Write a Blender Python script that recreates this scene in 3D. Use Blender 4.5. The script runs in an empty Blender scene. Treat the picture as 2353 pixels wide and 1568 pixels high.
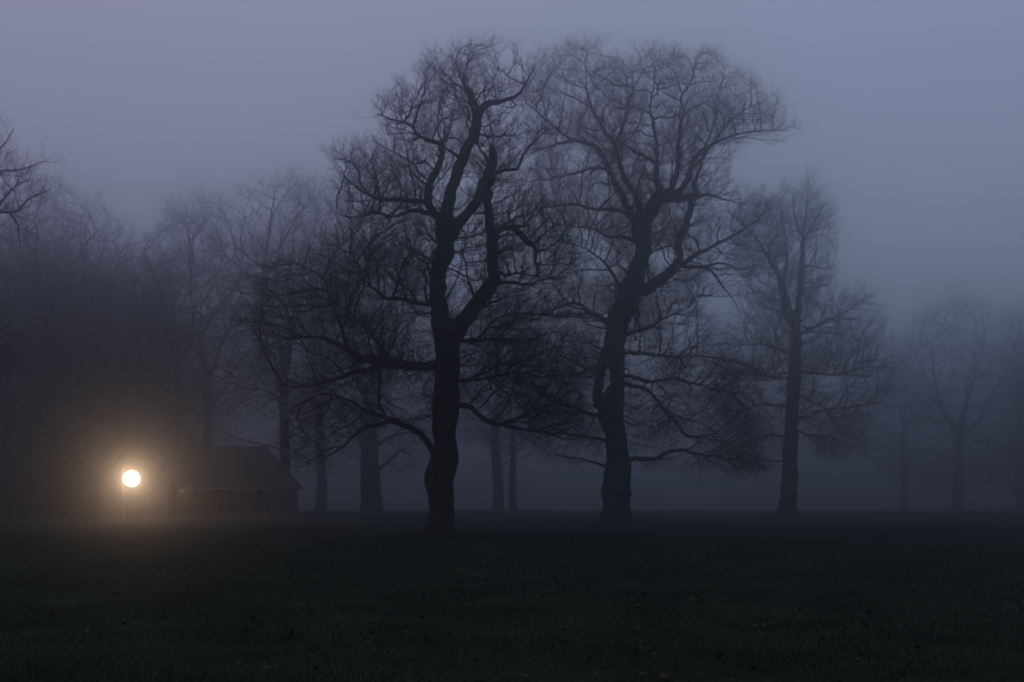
import bpy, math, random
import numpy as np
from mathutils import Vector, noise

# ------------------------------------------------------------------ camera, sky, light, exposure
S = bpy.context.scene
COL = S.collection
F, CX, HY, EYE = 3268.0, 1176.5, 1165.0, 1.6          # focal length / centre / horizon in 2353-px picture units
cam_d = bpy.data.cameras.new('camera'); cam = bpy.data.objects.new('camera', cam_d); COL.objects.link(cam)
cam_d.lens = 50.0; cam_d.sensor_width = 36.0
cam_d.shift_y = (HY - 784.0) / 2353.0
cam_d.clip_start = 0.1; cam_d.clip_end = 6000
cam.location = (0, 0, EYE); cam.rotation_euler = (math.radians(90), 0, 0)
S.camera = cam

world = bpy.data.worlds.new('World'); S.world = world; world.use_nodes = True
nt = world.node_tree; N = nt.nodes; L = nt.links; N.clear()
out = N.new('ShaderNodeOutputWorld'); bg = N.new('ShaderNodeBackground')
sky = N.new('ShaderNodeTexSky'); sky.sky_type = 'NISHITA'; sky.sun_disc = False
sky.sun_elevation = math.radians(3.0); sky.sun_rotation = math.radians(200)
sky.air_density = 1.5; sky.dust_density = 2.0; sky.ozone_density = 2.0
tc = N.new('ShaderNodeTexCoord'); sp = N.new('ShaderNodeSeparateXYZ'); L.new(tc.outputs['Generated'], sp.inputs[0])
ramp = N.new('ShaderNodeValToRGB'); L.new(sp.outputs['Z'], ramp.inputs[0])
cr = ramp.color_ramp; cr.interpolation = 'EASE'
cr.elements[0].position = 0.0; cr.elements[0].color = (0.066, 0.082, 0.122, 1)
cr.elements[1].position = 0.42; cr.elements[1].color = (0.31, 0.335, 0.475, 1)
e = cr.elements.new(0.14); e.color = (0.200, 0.240, 0.350, 1)
e = cr.elements.new(0.065); e.color = (0.138, 0.168, 0.246, 1)
e = cr.elements.new(0.27); e.color = (0.238, 0.262, 0.385, 1)
e = cr.elements.new(1.0); e.color = (0.33, 0.38, 0.52, 1)
# overcast dusk: a thick layer of cloud colour over the twilight sky, slightly bluer to the right
hu = N.new('ShaderNodeMapRange'); hu.inputs[1].default_value = -0.3; hu.inputs[2].default_value = 0.4
L.new(sp.outputs['X'], hu.inputs[0])
tint = N.new('ShaderNodeMix'); tint.data_type = 'RGBA'; tint.blend_type = 'MIX'
tint.inputs[6].default_value = (1.07, 0.98, 1.0, 1); tint.inputs[7].default_value = (0.92, 0.98, 1.0, 1)
L.new(hu.outputs[0], tint.inputs[0])
mul = N.new('ShaderNodeMix'); mul.data_type = 'RGBA'; mul.blend_type = 'MULTIPLY'; mul.inputs[0].default_value = 1
L.new(ramp.outputs[0], mul.inputs[6]); L.new(tint.outputs[2], mul.inputs[7])
skm = N.new('ShaderNodeMix'); skm.data_type = 'RGBA'; skm.blend_type = 'MULTIPLY'; skm.inputs[0].default_value = 1
skm.inputs[7].default_value = (0.015, 0.015, 0.015, 1); L.new(sky.outputs[0], skm.inputs[6])
add = N.new('ShaderNodeMix'); add.data_type = 'RGBA'; add.blend_type = 'ADD'; add.inputs[0].default_value = 1
L.new(mul.outputs[2], add.inputs[6]); L.new(skm.outputs[2], add.inputs[7])
L.new(add.outputs[2], bg.inputs[0]); bg.inputs[1].default_value = 1.0
L.new(bg.outputs[0], out.inputs[0])

sun_d = bpy.data.lights.new('sun', 'SUN'); sun_d.energy = 0.03; sun_d.angle = math.radians(60); sun_d.color = (0.85, 0.85, 1.0)
sun = bpy.data.objects.new('sun', sun_d); COL.objects.link(sun); sun.rotation_euler = (math.radians(-35), math.radians(8), 0)

S.view_settings.view_transform = 'Standard'; S.view_settings.look = 'None'
S.view_settings.exposure = 0.0; S.view_settings.gamma = 1.0
S.render.engine = 'CYCLES'
c = S.cycles
c.max_bounces = 6; c.diffuse_bounces = 1; c.glossy_bounces = 1; c.transmission_bounces = 2
c.volume_bounces = 2; c.transparent_max_bounces = 6
c.sample_clamp_indirect = 1.0; c.sample_clamp_direct = 0.0
c.use_denoising = True; c.denoiser = 'OPENIMAGEDENOISE'; c.denoising_input_passes = 'RGB_ALBEDO_NORMAL'; c.denoising_prefilter = 'ACCURATE'; c.use_adaptive_sampling = False
c.caustics_reflective = False; c.caustics_refractive = False
c.pixel_filter_type = 'BLACKMAN_HARRIS'; c.filter_width = 1.9

# ------------------------------------------------------------------ helpers
rng = np.random.default_rng(7); random.seed(7)

def W(px, py, d):
    return np.array([(px - CX) * d / F, d, EYE + (HY - py) * d / F])

HX = [0, 20, 44, 80, 98, 105, 125, 160, 200, 300, 700]
HZ = [0, 0.30, 0.55, 0.46, 0.48, 0.60, 0.76, 0.86, 0.88, 0.90, 0.90]
def ground_z(x, y):
    return np.interp(y, HX, HZ) + 0.035 * np.sin(x * 0.21 + 1.3) * np.sin(y * 0.17) * np.clip(y / 30, 0, 1) + (0.07 * np.sin(x * 0.031 + 0.7) + 0.035 * np.sin(x * 0.17 + 2.0) + 0.015 * np.sin(x * 0.53)) * np.clip((y - 128) / 40, 0, 1)

def mesh_obj(name, V, Fc, mat=None, parent=None, smooth=False):
    V = np.asarray(V, dtype=np.float32); Fc = np.asarray(Fc, dtype=np.int32)
    me = bpy.data.meshes.new(name)
    me.vertices.add(len(V)); me.vertices.foreach_set('co', V.ravel())
    k = Fc.shape[1]; n = len(Fc)
    me.loops.add(n * k); me.loops.foreach_set('vertex_index', Fc.ravel())
    me.polygons.add(n); me.polygons.foreach_set('loop_start', np.arange(0, n * k, k, dtype=np.int32))
    try: me.polygons.foreach_set('loop_total', np.full(n, k, dtype=np.int32))
    except Exception: pass
    if smooth: me.polygons.foreach_set('use_smooth', np.ones(n, dtype=bool))
    me.update(calc_edges=True)
    if mat: me.materials.append(mat)
    o = bpy.data.objects.new(name, me); COL.objects.link(o)
    if parent: o.parent = parent
    return o

def faces_obj(name, V, Fs, mat=None, parent=None, smooth=False):
    me = bpy.data.meshes.new(name); me.from_pydata([tuple(v) for v in V], [], Fs); me.update()
    if smooth:
        for p in me.polygons: p.use_smooth = True
    if mat: me.materials.append(mat)
    o = bpy.data.objects.new(name, me); COL.objects.link(o)
    if parent: o.parent = parent
    return o

def thing(name, label, cat, loc, group=None):
    o = bpy.data.objects.new(name, None); COL.objects.link(o); o.location = loc
    o.empty_display_size = 0.3
    o['label'] = label; o['category'] = cat
    if group: o['group'] = group
    return o

def mat(name, col, rough=0.9, var=0.35, scale=3.0, bump=0.3, emis=None, spec=0.3):
    m = bpy.data.materials.new(name); m.use_nodes = True; n = m.node_tree.nodes; l = m.node_tree.links
    b = n['Principled BSDF']; b.inputs['Roughness'].default_value = rough
    b.inputs['Specular IOR Level'].default_value = spec
    t = n.new('ShaderNodeTexCoord'); x = n.new('ShaderNodeTexNoise'); x.inputs['Scale'].default_value = scale
    x.inputs['Detail'].default_value = 6
    l.new(t.outputs['Object'], x.inputs['Vector'])
    r = n.new('ShaderNodeValToRGB'); l.new(x.outputs['Fac'], r.inputs[0])
    r.color_ramp.elements[0].position = 0.3; r.color_ramp.elements[1].position = 0.7
    r.color_ramp.elements[0].color = tuple(v * (1 - var) for v in col) + (1,)
    r.color_ramp.elements[1].color = tuple(min(1, v * (1 + var)) for v in col) + (1,)
    l.new(r.outputs[0], b.inputs['Base Color'])
    if bump:
        bn = n.new('ShaderNodeBump'); bn.inputs['Strength'].default_value = bump; bn.inputs['Distance'].default_value = 0.05
        l.new(x.outputs['Fac'], bn.inputs['Height']); l.new(bn.outputs[0], b.inputs['Normal'])
    return m

M_bark = mat('bark', (0.032, 0.029, 0.026), var=0.5, scale=6, bump=0.8, rough=1.0, spec=0.05)
M_twig = mat('twig_bark', (0.042, 0.038, 0.034), var=0.3, scale=1.5, bump=0, rough=1.0, spec=0.05)
M_grass_ground = mat('turf', (0.017, 0.024, 0.015), rough=1.0, spec=0.0, var=0.5, scale=0.8, bump=0.5)
M_blade = mat('grass_blades', (0.025, 0.030, 0.023), var=0.25, scale=0.5, bump=0, rough=1.0, spec=0.04)
M_leaf = mat('dead_leaf', (0.055, 0.036, 0.024), var=0.5, scale=2.0, bump=0, rough=1.0, spec=0.0)
M_plaster = mat('old_brick_wall', (0.055, 0.043, 0.037), var=0.3, scale=3, bump=0.3)
M_wing = mat('brick_wall_shaded', (0.042, 0.034, 0.031), var=0.3, scale=3, bump=0.3)  # gable brick again, weaker lamplight on the long front painted in as darker colour
M_brick = mat('plinth_brick', (0.10, 0.07, 0.06), var=0.4, scale=8, bump=0.4)
M_roof = mat('clay_tiles', (0.024, 0.019, 0.018), var=0.4, scale=5, bump=0.6)
M_frame = mat('painted_wood', (0.12, 0.11, 0.10), var=0.15, scale=4, bump=0.05, rough=0.5)
M_door = mat('door_wood', (0.06, 0.045, 0.035), var=0.2, scale=4, bump=0.1, rough=0.5)
M_glass = mat('dark_glass', (0.01, 0.012, 0.015), var=0.1, scale=1, bump=0, rough=0.12, spec=0.5)
M_path = mat('gravel', (0.10, 0.085, 0.07), var=0.3, scale=12, bump=0.5)
M_metal = mat('lamp_paint', (0.10, 0.10, 0.10), var=0.15, scale=8, bump=0.05, rough=0.45)
M_bush = mat('evergreen_leaves', (0.03, 0.045, 0.025), var=0.5, scale=3, bump=0)

# ---- many straight tapered pieces in one go
def prisms(P0, P1, R0, R1, k=3):
    P0 = np.asarray(P0, float); P1 = np.asarray(P1, float); n = len(P0)
    D = P1 - P0; ln = np.linalg.norm(D, axis=1, keepdims=True); D = D / np.maximum(ln, 1e-9)
    up = np.tile(np.array([[0.13, 0.31, 0.94]]), (n, 1)); al = np.abs((D * up).sum(1)) > 0.95
    up[al] = np.array([0.94, 0.31, 0.13])
    A = np.cross(D, up); A /= np.linalg.norm(A, axis=1, keepdims=True); B = np.cross(D, A)
    ang = np.arange(k) * 2 * math.pi / k
    ca = np.cos(ang)[None, :, None]; sa = np.sin(ang)[None, :, None]
    ring = A[:, None, :] * ca + B[:, None, :] * sa
    V0 = P0[:, None, :] + ring * np.asarray(R0)[:, None, None]
    V1 = P1[:, None, :] + ring * np.asarray(R1)[:, None, None]
    V = np.concatenate([V0, V1], axis=1).reshape(-1, 3)
    base = (np.arange(n) * 2 * k)[:, None]
    i = np.arange(k); j = (i + 1) % k
    q = np.stack([i, j, j + k, i + k], axis=1)
    Fc = (base[:, :, None] + q[None]).reshape(-1, 4)
    return V, Fc

def join(parts):
    Vs, Fs, off = [], [], 0
    for V, Fc in parts:
        if len(V) == 0: continue
        Vs.append(V); Fs.append(Fc + off); off += len(V)
    return np.concatenate(Vs), np.concatenate(Fs)

def catmull(P, step):
    P = np.asarray(P, float); out = []
    Q = np.vstack([2 * P[0] - P[1], P, 2 * P[-1] - P[-2]])
    for i in range(1, len(Q) - 2):
        p0, p1, p2, p3 = Q[i - 1], Q[i], Q[i + 1], Q[i + 2]
        m = max(1, int(np.linalg.norm((p2 - p1)[:3]) / step))
        for s in range(m):
            t = s / m
            out.append(0.5 * ((2 * p1) + (-p0 + p2) * t + (2 * p0 - 5 * p1 + 4 * p2 - p3) * t * t + (-p0 + 3 * p1 - 3 * p2 + p3) * t ** 3))
    out.append(P[-1]); return np.array(out)

def tube(path, k=12, lump=0.10, flare=0.0, seed=0, cap=True):
    """path rows: x y z r -> swept lumpy tube"""
    n = len(path); P = path[:, :3]; R = path[:, 3]
    T = np.gradient(P, axis=0); T /= np.linalg.norm(T, axis=1, keepdims=True)
    a = np.array([1, 0.2, 0.1]) if abs(T[0][0]) < 0.8 else np.array([0, 1, 0.1])
    A = a - T[0] * a.dot(T[0]); A /= np.linalg.norm(A)
    V = []; s = 0
    for i in range(n):
        A = A - T[i] * A.dot(T[i]); A /= np.linalg.norm(A); B = np.cross(T[i], A)
        if i: s += np.linalg.norm(P[i] - P[i - 1])
        for j in range(k):
            th = 2 * math.pi * j / k
            q = Vector((math.cos(th) * 1.6 + seed * 3.7, math.sin(th) * 1.6, s * 0.9 / max(0.25, R[0])))
            w = 1 + lump * noise.noise(q) * 1.6 + lump * 0.7 * noise.noise(q * 3.1)
            if flare and s < flare * 2.2:
                g = max(0.0, 1 - s / (flare * 2.2)) ** 3
                w += g * (0.5 + 0.36 * math.cos(5 * th + seed) + 0.18 * math.cos(3 * th + 1 + seed))
            V.append(P[i] + (A * math.cos(th) + B * math.sin(th)) * R[i] * w)
    V = np.array(V)
    i = np.arange(n - 1)[:, None] * k; j = np.arange(k)[None, :]; j2 = (j + 1) % k
    Fc = np.stack([i + j, i + j2, i + k + j2, i + k + j], axis=2).reshape(-1, 4)
    if cap:
        V = np.vstack([V, P[-1] + T[-1] * R[-1] * 0.5]); t = len(V) - 1; b = (n - 1) * k
        Fc = np.vstack([Fc, np.array([[b + q, b + (q + 1) % k, t, t] for q in range(0, k)])])
    return V, Fc

def fix_tris(V, Fc):
    return V, Fc

# ---- branches that fill a crown: space colonisation
def colonise(seed_pos, seed_rad, att, step, di, dk, iters=90, jit=0.25, up=0.05, seed=1, centre=None):
    r = np.random.default_rng(seed)
    cap = len(seed_pos) + 60000
    pos = np.zeros((cap, 3)); par = np.full(cap, -1, dtype=np.int64); kids = np.zeros(cap, dtype=np.int32)
    n = len(seed_pos); pos[:n] = seed_pos; ns = n
    att = att.copy(); A = len(att)
    nd = np.full(A, 1e9); ni = np.zeros(A, dtype=np.int64)
    def upd(lo, hi):
        nonlocal nd, ni
        for a in range(lo, hi, 400):
            b = min(hi, a + 400); Q = pos[a:b]
            d2 = (att ** 2).sum(1)[:, None] + (Q ** 2).sum(1)[None] - 2 * att @ Q.T
            k = d2.argmin(1); m = d2[np.arange(len(att)), k]
            u = m < nd; nd[u] = m[u]; ni[u] = k[u] + a
    upd(0, n)
    for it in range(iters):
        keep = nd > dk * dk
        att = att[keep]; nd = nd[keep]; ni = ni[keep]
        if len(att) == 0: break
        act = nd < di * di
        if not act.any(): act = nd <= nd.min() * 1.1
        idx = ni[act]; v = att[act] - pos[idx]; v /= np.maximum(np.linalg.norm(v, axis=1, keepdims=True), 1e-9)
        u, inv = np.unique(idx, return_inverse=True)
        D = np.zeros((len(u), 3)); np.add.at(D, inv.ravel(), v)
        ok = kids[u] < 3; want = D / np.maximum(np.linalg.norm(D, axis=1, keepdims=True), 1e-9)
        pm = np.where(par[u] >= 0, par[u], u); md = pos[u] - pos[pm]; md /= np.maximum(np.linalg.norm(md, axis=1, keepdims=True), 1e-9)
        D /= np.maximum(np.linalg.norm(D, axis=1, keepdims=True), 1e-9); D += md * 0.5
        if centre is not None:
            ow = pos[u] - centre; ow /= np.maximum(np.linalg.norm(ow, axis=1, keepdims=True), 1e-6); D += ow * 0.42
        D += r.normal(0, 1, D.shape) * jit * np.linalg.norm(D, axis=1, keepdims=True) + np.array([0, 0, up * 3])
        D /= np.maximum(np.linalg.norm(D, axis=1, keepdims=True), 1e-9)
        if centre is not None:
            rd = (D * ow).sum(1, keepdims=True); D += ow * np.maximum(0, 0.12 - rd)
            D[:, 2] = np.maximum(D[:, 2], -0.12 - 0.2 * (pos[u][:, 2] < centre[2]))
            D /= np.maximum(np.linalg.norm(D, axis=1, keepdims=True), 1e-9)
            ok &= (D * want).sum(1) > 0.25
        bad = np.isin(ni, u[~ok]); att = att[~bad]; nd = nd[~bad]; ni = ni[~bad]
        u = u[ok]; D = D[ok]
        if len(u) == 0: break
        m = len(u)
        if n + m > cap: break
        pos[n:n + m] = pos[u] + D * step; par[n:n + m] = u; kids[u] += 1
        upd(n, n + m); n += m
    pos = pos[:n]; par = par[:n]
    return pos, par, ns

def make_spray(r, depth=3):
    """unit bare twig: list of segments growing along +X"""
    seg = []
    def go(p, d, ln, rad, lev):
        ns = 3 if lev < 2 else 2
        for s in range(ns):
            d = d + r.normal(0, 0.12, 3); d /= np.linalg.norm(d)
            q = p + d * ln / ns
            r1 = rad * (1 - 0.22)
            seg.append((p, q, rad, r1)); rad = r1; p = q
            if lev < depth - 1:
                for _ in range(1 if r.random() < 0.75 else 2):
                    a = r.normal(0, 1, 3); a -= d * a.dot(d); a /= np.linalg.norm(a)
                    dd = d * 0.78 + a * 0.62; dd /= np.linalg.norm(dd)
                    go(p, dd, ln * r.uniform(0.4, 0.65), rad * 0.75, lev + 1)
    go(np.zeros(3), np.array([1.0, 0, 0]), 1.0, 1.0, 0)
    P0 = np.array([s[0] for s in seg]); P1 = np.array([s[1] for s in seg])
    R0 = np.array([s[2] for s in seg]); R1 = np.array([s[3] for s in seg])
    return P0, P1, R0, R1

_sr = np.random.default_rng(11)
SPRAYS = [make_spray(_sr) for _ in range(14)]
SPRAYS_LO = [make_spray(_sr, 2) for _ in range(10)]

def sprays_at(P, D, scale, rad, r, lib):
    parts = []
    n = len(P); which = r.integers(0, len(lib), n)
    D = D / np.maximum(np.linalg.norm(D, axis=1, keepdims=True), 1e-9)
    h = r.normal(0, 1, (n, 3)); A = np.cross(D, h); A /= np.linalg.norm(A, axis=1, keepdims=True); B = np.cross(D, A)
    for w in range(len(lib)):
        s = which == w
        if not s.any(): continue
        P0, P1, R0, R1 = lib[w]
        X = np.stack([D[s], A[s], B[s]], axis=1) * scale[s][:, None, None]      # rows: images of the axes
        Q0 = np.einsum('mi,nij->nmj', P0, X) + P[s][:, None]
        Q1 = np.einsum('mi,nij->nmj', P1, X) + P[s][:, None]
        m = len(P0)
        parts.append(prisms(Q0.reshape(-1, 3), Q1.reshape(-1, 3), np.tile(R0, s.sum()) * rad, np.tile(R1, s.sum()) * rad, 3))
    return join(parts)

def crown_mesh(seed_pos, seed_rad, att, step, di, dk, seed, tip=0.007, spray=0.9, extra=0.35, lib=None, srad=0.005, up=0.05, jit=0.13, bough=3.0, centre=None):
    lib = lib or SPRAYS; r = np.random.default_rng(seed + 99)
    # first the boughs, widely spaced, then the fine branches close to them
    n1 = int(len(att) * 0.22)
    pos1, par1, ns = colonise(seed_pos, seed_rad, att[:n1], step * 1.25, di * 2.2, dk * bough, seed=seed, up=up, jit=jit * 1.4, centre=centre)
    pos, par, m1 = colonise(pos1, None, att[n1:], step, di * 0.8, dk, seed=seed + 1, up=up, jit=jit * 1.2, centre=centre, )
    par[:m1] = par1
    n = len(pos); E = 2.12; print('CROWN nodes', n-ns, 'seeds', ns, 'att', len(att))
    acc = np.zeros(n); kids = np.zeros(n, dtype=int)
    for i in range(ns, n): kids[par[i]] += 1
    for i in range(n - 1, ns - 1, -1):
        if acc[i] == 0: acc[i] = tip ** E
        acc[par[i]] += acc[i]
    rad = np.maximum(acc, tip ** E) ** (1 / E)
    idx = np.arange(ns, n); p = par[idx]
    r1 = rad[idx]; r0 = np.where(p < ns, np.minimum(np.where(p < ns, np.take(seed_rad, np.minimum(p, ns - 1)), 1), r1 * 1.35), np.minimum(rad[p], r1 * 1.5))
    D = pos[idx] - pos[p]
    parts = []
    big = r1 > 0.03
    over = D * 0.06
    parts.append(prisms(pos[p][big] - over[big], pos[idx][big] + over[big], r0[big], r1[big], 6))
    parts.append(prisms(pos[p][~big], pos[idx][~big], r0[~big], r1[~big], 3))
    tips = idx[kids[idx] == 0]; thin = idx[(kids[idx] > 0) & (rad[idx] < 0.022)]
    thin = thin[r.random(len(thin)) < extra]
    sel = np.concatenate([tips, thin])
    dr = pos[sel] - pos[par[sel]]; dr /= np.linalg.norm(dr, axis=1, keepdims=True)
    dr = dr + r.normal(0, 0.32, dr.shape); dr[len(tips):] += r.normal(0, 0.5, (len(thin), 3))
    dr[:, 2] += 0.35
    if centre is not None:
        o = pos[sel] - centre; o /= np.maximum(np.linalg.norm(o, axis=1, keepdims=True), 1e-6); dr += o * 0.75
    sc = r.uniform(0.6, 1.15, len(sel)) * spray; sc[len(tips):] *= 0.75
    parts.append(sprays_at(pos[sel], dr, sc, srad, r, lib))
    return join(parts)

def in_poly(x, y, poly):
    P = np.array(poly, float); x = np.asarray(x); y = np.asarray(y); inside = np.zeros(len(x), bool); j = len(P) - 1
    for i in range(len(P)):
        c_ = ((P[i, 1] > y) != (P[j, 1] > y)) & (x < (P[j, 0] - P[i, 0]) * (y - P[i, 1]) / (P[j, 1] - P[i, 1] + 1e-12) + P[i, 0])
        inside ^= c_; j = i
    return inside

def edge_dist(x, y, poly):
    P = np.array(poly, float); best = np.full(len(x), 1e9)
    for i in range(len(P)):
        a = P[i]; b = P[(i + 1) % len(P)]; ab = b - a
        t = np.clip(((x - a[0]) * ab[0] + (y - a[1]) * ab[1]) / (ab @ ab + 1e-9), 0, 1)
        best = np.minimum(best, np.hypot(x - a[0] - t * ab[0], y - a[1] - t * ab[1]))
    return best

def hero_tree(name, label, dist, base, trunk, limbs, outline, n_att, depth, holes, seed, step, di, dk, **kw):
    """trunk / limbs: centre lines measured on the real tree (picture units, half-widths), set at their own depth"""
    outline = [(a, b_ + 4 if b_ < 230 else b_) for a, b_ in outline]
    r = np.random.default_rng(seed)
    bx, by = base
    b = W(bx, by, dist); bz = float(ground_z(b[0], b[1]))
    root = thing(name, label, 'tree', (b[0], b[1], bz - 0.02), 'old bare trees standing in the meadow')
    org = np.array([b[0], b[1], bz - 0.02])
    nodes = []   # px, py, depth offset, hw
    def path3(pts, dz, start=None):
        pts = np.array(pts, float)
        seg = np.r_[0, np.cumsum(np.hypot(np.diff(pts[:, 0]), np.diff(pts[:, 1])))]; t = seg / seg[-1]
        d0 = 0.0
        if start is not None:
            NN = np.array(nodes); k = np.argmin(np.hypot(NN[:, 0] - pts[0, 0], NN[:, 1] - pts[0, 1])); d0 = NN[k, 2]
        dd = d0 + dz * t
        raw = np.array([np.r_[W(p[0], p[1], dist + q), p[2] * 0.94 * (dist + q) / F] for p, q in zip(pts, dd)])
        sm = catmull(raw, 0.16 if name != 'x' else .3)
        m = len(sm); amp = np.minimum(0.045, sm[:, 3] * 0.35 + 0.012)
        for i in range(m):
            v = Vector((i * 0.21 + seed, dz * 1.7, 5.1)); w_ = Vector((i * 0.21, 9.0 + seed, dz))
            sm[i, 0] += noise.noise(v) * amp[i] * 2.2; sm[i, 2] += noise.noise(w_) * amp[i] * 2.2
            sm[i, 1] += noise.noise(v + w_) * amp[i] * 3
            if start is not None:
                sm[i, 0] += noise.noise(v * 3.3) * amp[i] * 1.1; sm[i, 2] += noise.noise(w_ * 3.3) * amp[i] * 1.1
        if start is not None and pts[-1, 2] < 5: sm[:, 3] *= 1 - 0.45 * np.linspace(0, 1, m) ** 1.5
        sm[:, 3] = np.maximum(sm[:, 3], 0.008)
        for p in sm[::2]:
            D_ = p[1]; nodes.append((CX + p[0] * F / D_, HY - (p[2] - EYE) * F / D_, D_ - dist, p[3]))
        return sm
    allp = []
    tp = path3(trunk, 0.0)
    tp[0, 2] = bz - 0.25
    V, Fc = tube(tp, 28, 0.16, flare=tp[3, 3], seed=seed)
    mesh_obj('trunk', V - org, Fc, M_bark, root, True); allp.append(tp)
    for i, (dz, pts) in enumerate(limbs):
        pth = path3(pts, dz, start=True)
        V, Fc = tube(pth, 12 if pth[0, 3] > 0.12 else 8, 0.14, seed=seed + i + 1)
        mesh_obj('limb', V - org, Fc, M_bark, root, True); allp.append(pth)
    # seeds: every second node of limbs, and of the trunk only above the lowest branches
    sp_, sr_ = [], []
    topy = max(p[1] for p in outline)
    for k_, pth in enumerate(allp):
        q = pth[::2]
        if k_ == 0: q = q[q[:, 2] > EYE + (HY - topy) * dist / F + 0.5]
        sp_.append(q[:, :3]); sr_.append(q[:, 3])
    sp_ = np.concatenate(sp_); sr_ = np.concatenate(sr_)
    O = np.array(outline, float); x0, y0 = O.min(0); x1, y1 = O.max(0)
    X, Y = [], []
    need = n_att; pts = []
    while need > 0:
        m = need * 4; x = r.uniform(x0, x1, m); y = r.uniform(y0, y1, m)
        ok = in_poly(x, y, outline)
        x = x[ok]; y = y[ok]; ed = edge_dist(x, y, outline)
        rg = np.array([noise.noise(Vector((a * 0.035, b_ * 0.035, seed))) + 0.6 * noise.noise(Vector((a * 0.11, b_ * 0.11, seed + 3.0))) for a, b_ in zip(x, y)])
        k_ok = ed > np.clip(8 + rg * 52, 0, 60); x = x[k_ok]; y = y[k_ok]; ed = ed[k_ok]
        half = depth * np.sqrt(np.clip(ed / (0.42 * (x1 - x0)), 0.02, 1))
        keep = r.random(len(x)) < np.clip(half / depth + 0.25, 0, 1)
        for hx, hy, hr, hk in holes:
            keep &= ~((np.hypot(x - hx, y - hy) < hr) & (r.random(len(x)) < hk))
        x, y, half = x[keep], y[keep], half[keep]
        d = r.uniform(-1, 1, len(x)) * half
        P = np.stack([(x - CX) * (dist + d) / F, dist + d, EYE + (HY - y) * (dist + d) / F], axis=1)
        nz = np.array([noise.noise(Vector(p_ * 0.42) + Vector((seed * 9.1, 0, 0))) for p_ in P])
        kk = r.random(len(P)) < np.clip(0.55 + nz * 2.2, 0.05, 1)
        P = P[kk][:need]; pts.append(P); need -= len(P)
    att = np.concatenate(pts)
    cen = W((base[0] * 2 + x0 + x1) / 4, y0 * 0.30 + y1 * 0.70, dist)
    V, Fc = crown_mesh(sp_, sr_, att, step, di, dk, seed, centre=cen, **kw)
    mesh_obj('crown', V - org, Fc, M_twig, root)
    return root

# ------------------------------------------------------------------ ground
def build_ground():
    xs = np.concatenate([np.linspace(-900, -120, 14), np.linspace(-110, 110, 111), np.linspace(120, 900, 14)])
    ys = np.concatenate([np.linspace(-60, 0, 4), np.linspace(4, 160, 105), np.linspace(170, 1300, 24)])
    X, Y = np.meshgrid(xs, ys); Z = ground_z(X, Y)
    V = np.stack([X, Y, Z], axis=2).reshape(-1, 3); nx = len(xs)
    i = np.arange(len(ys) - 1)[:, None] * nx; j = np.arange(nx - 1)[None]
    Fc = np.stack([i + j, i + j + 1, i + nx + j + 1, i + nx + j], axis=2).reshape(-1, 4)
    g = mesh_obj('ground', V, Fc, M_grass_ground, None, True); g['kind'] = 'structure'
build_ground()

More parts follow.
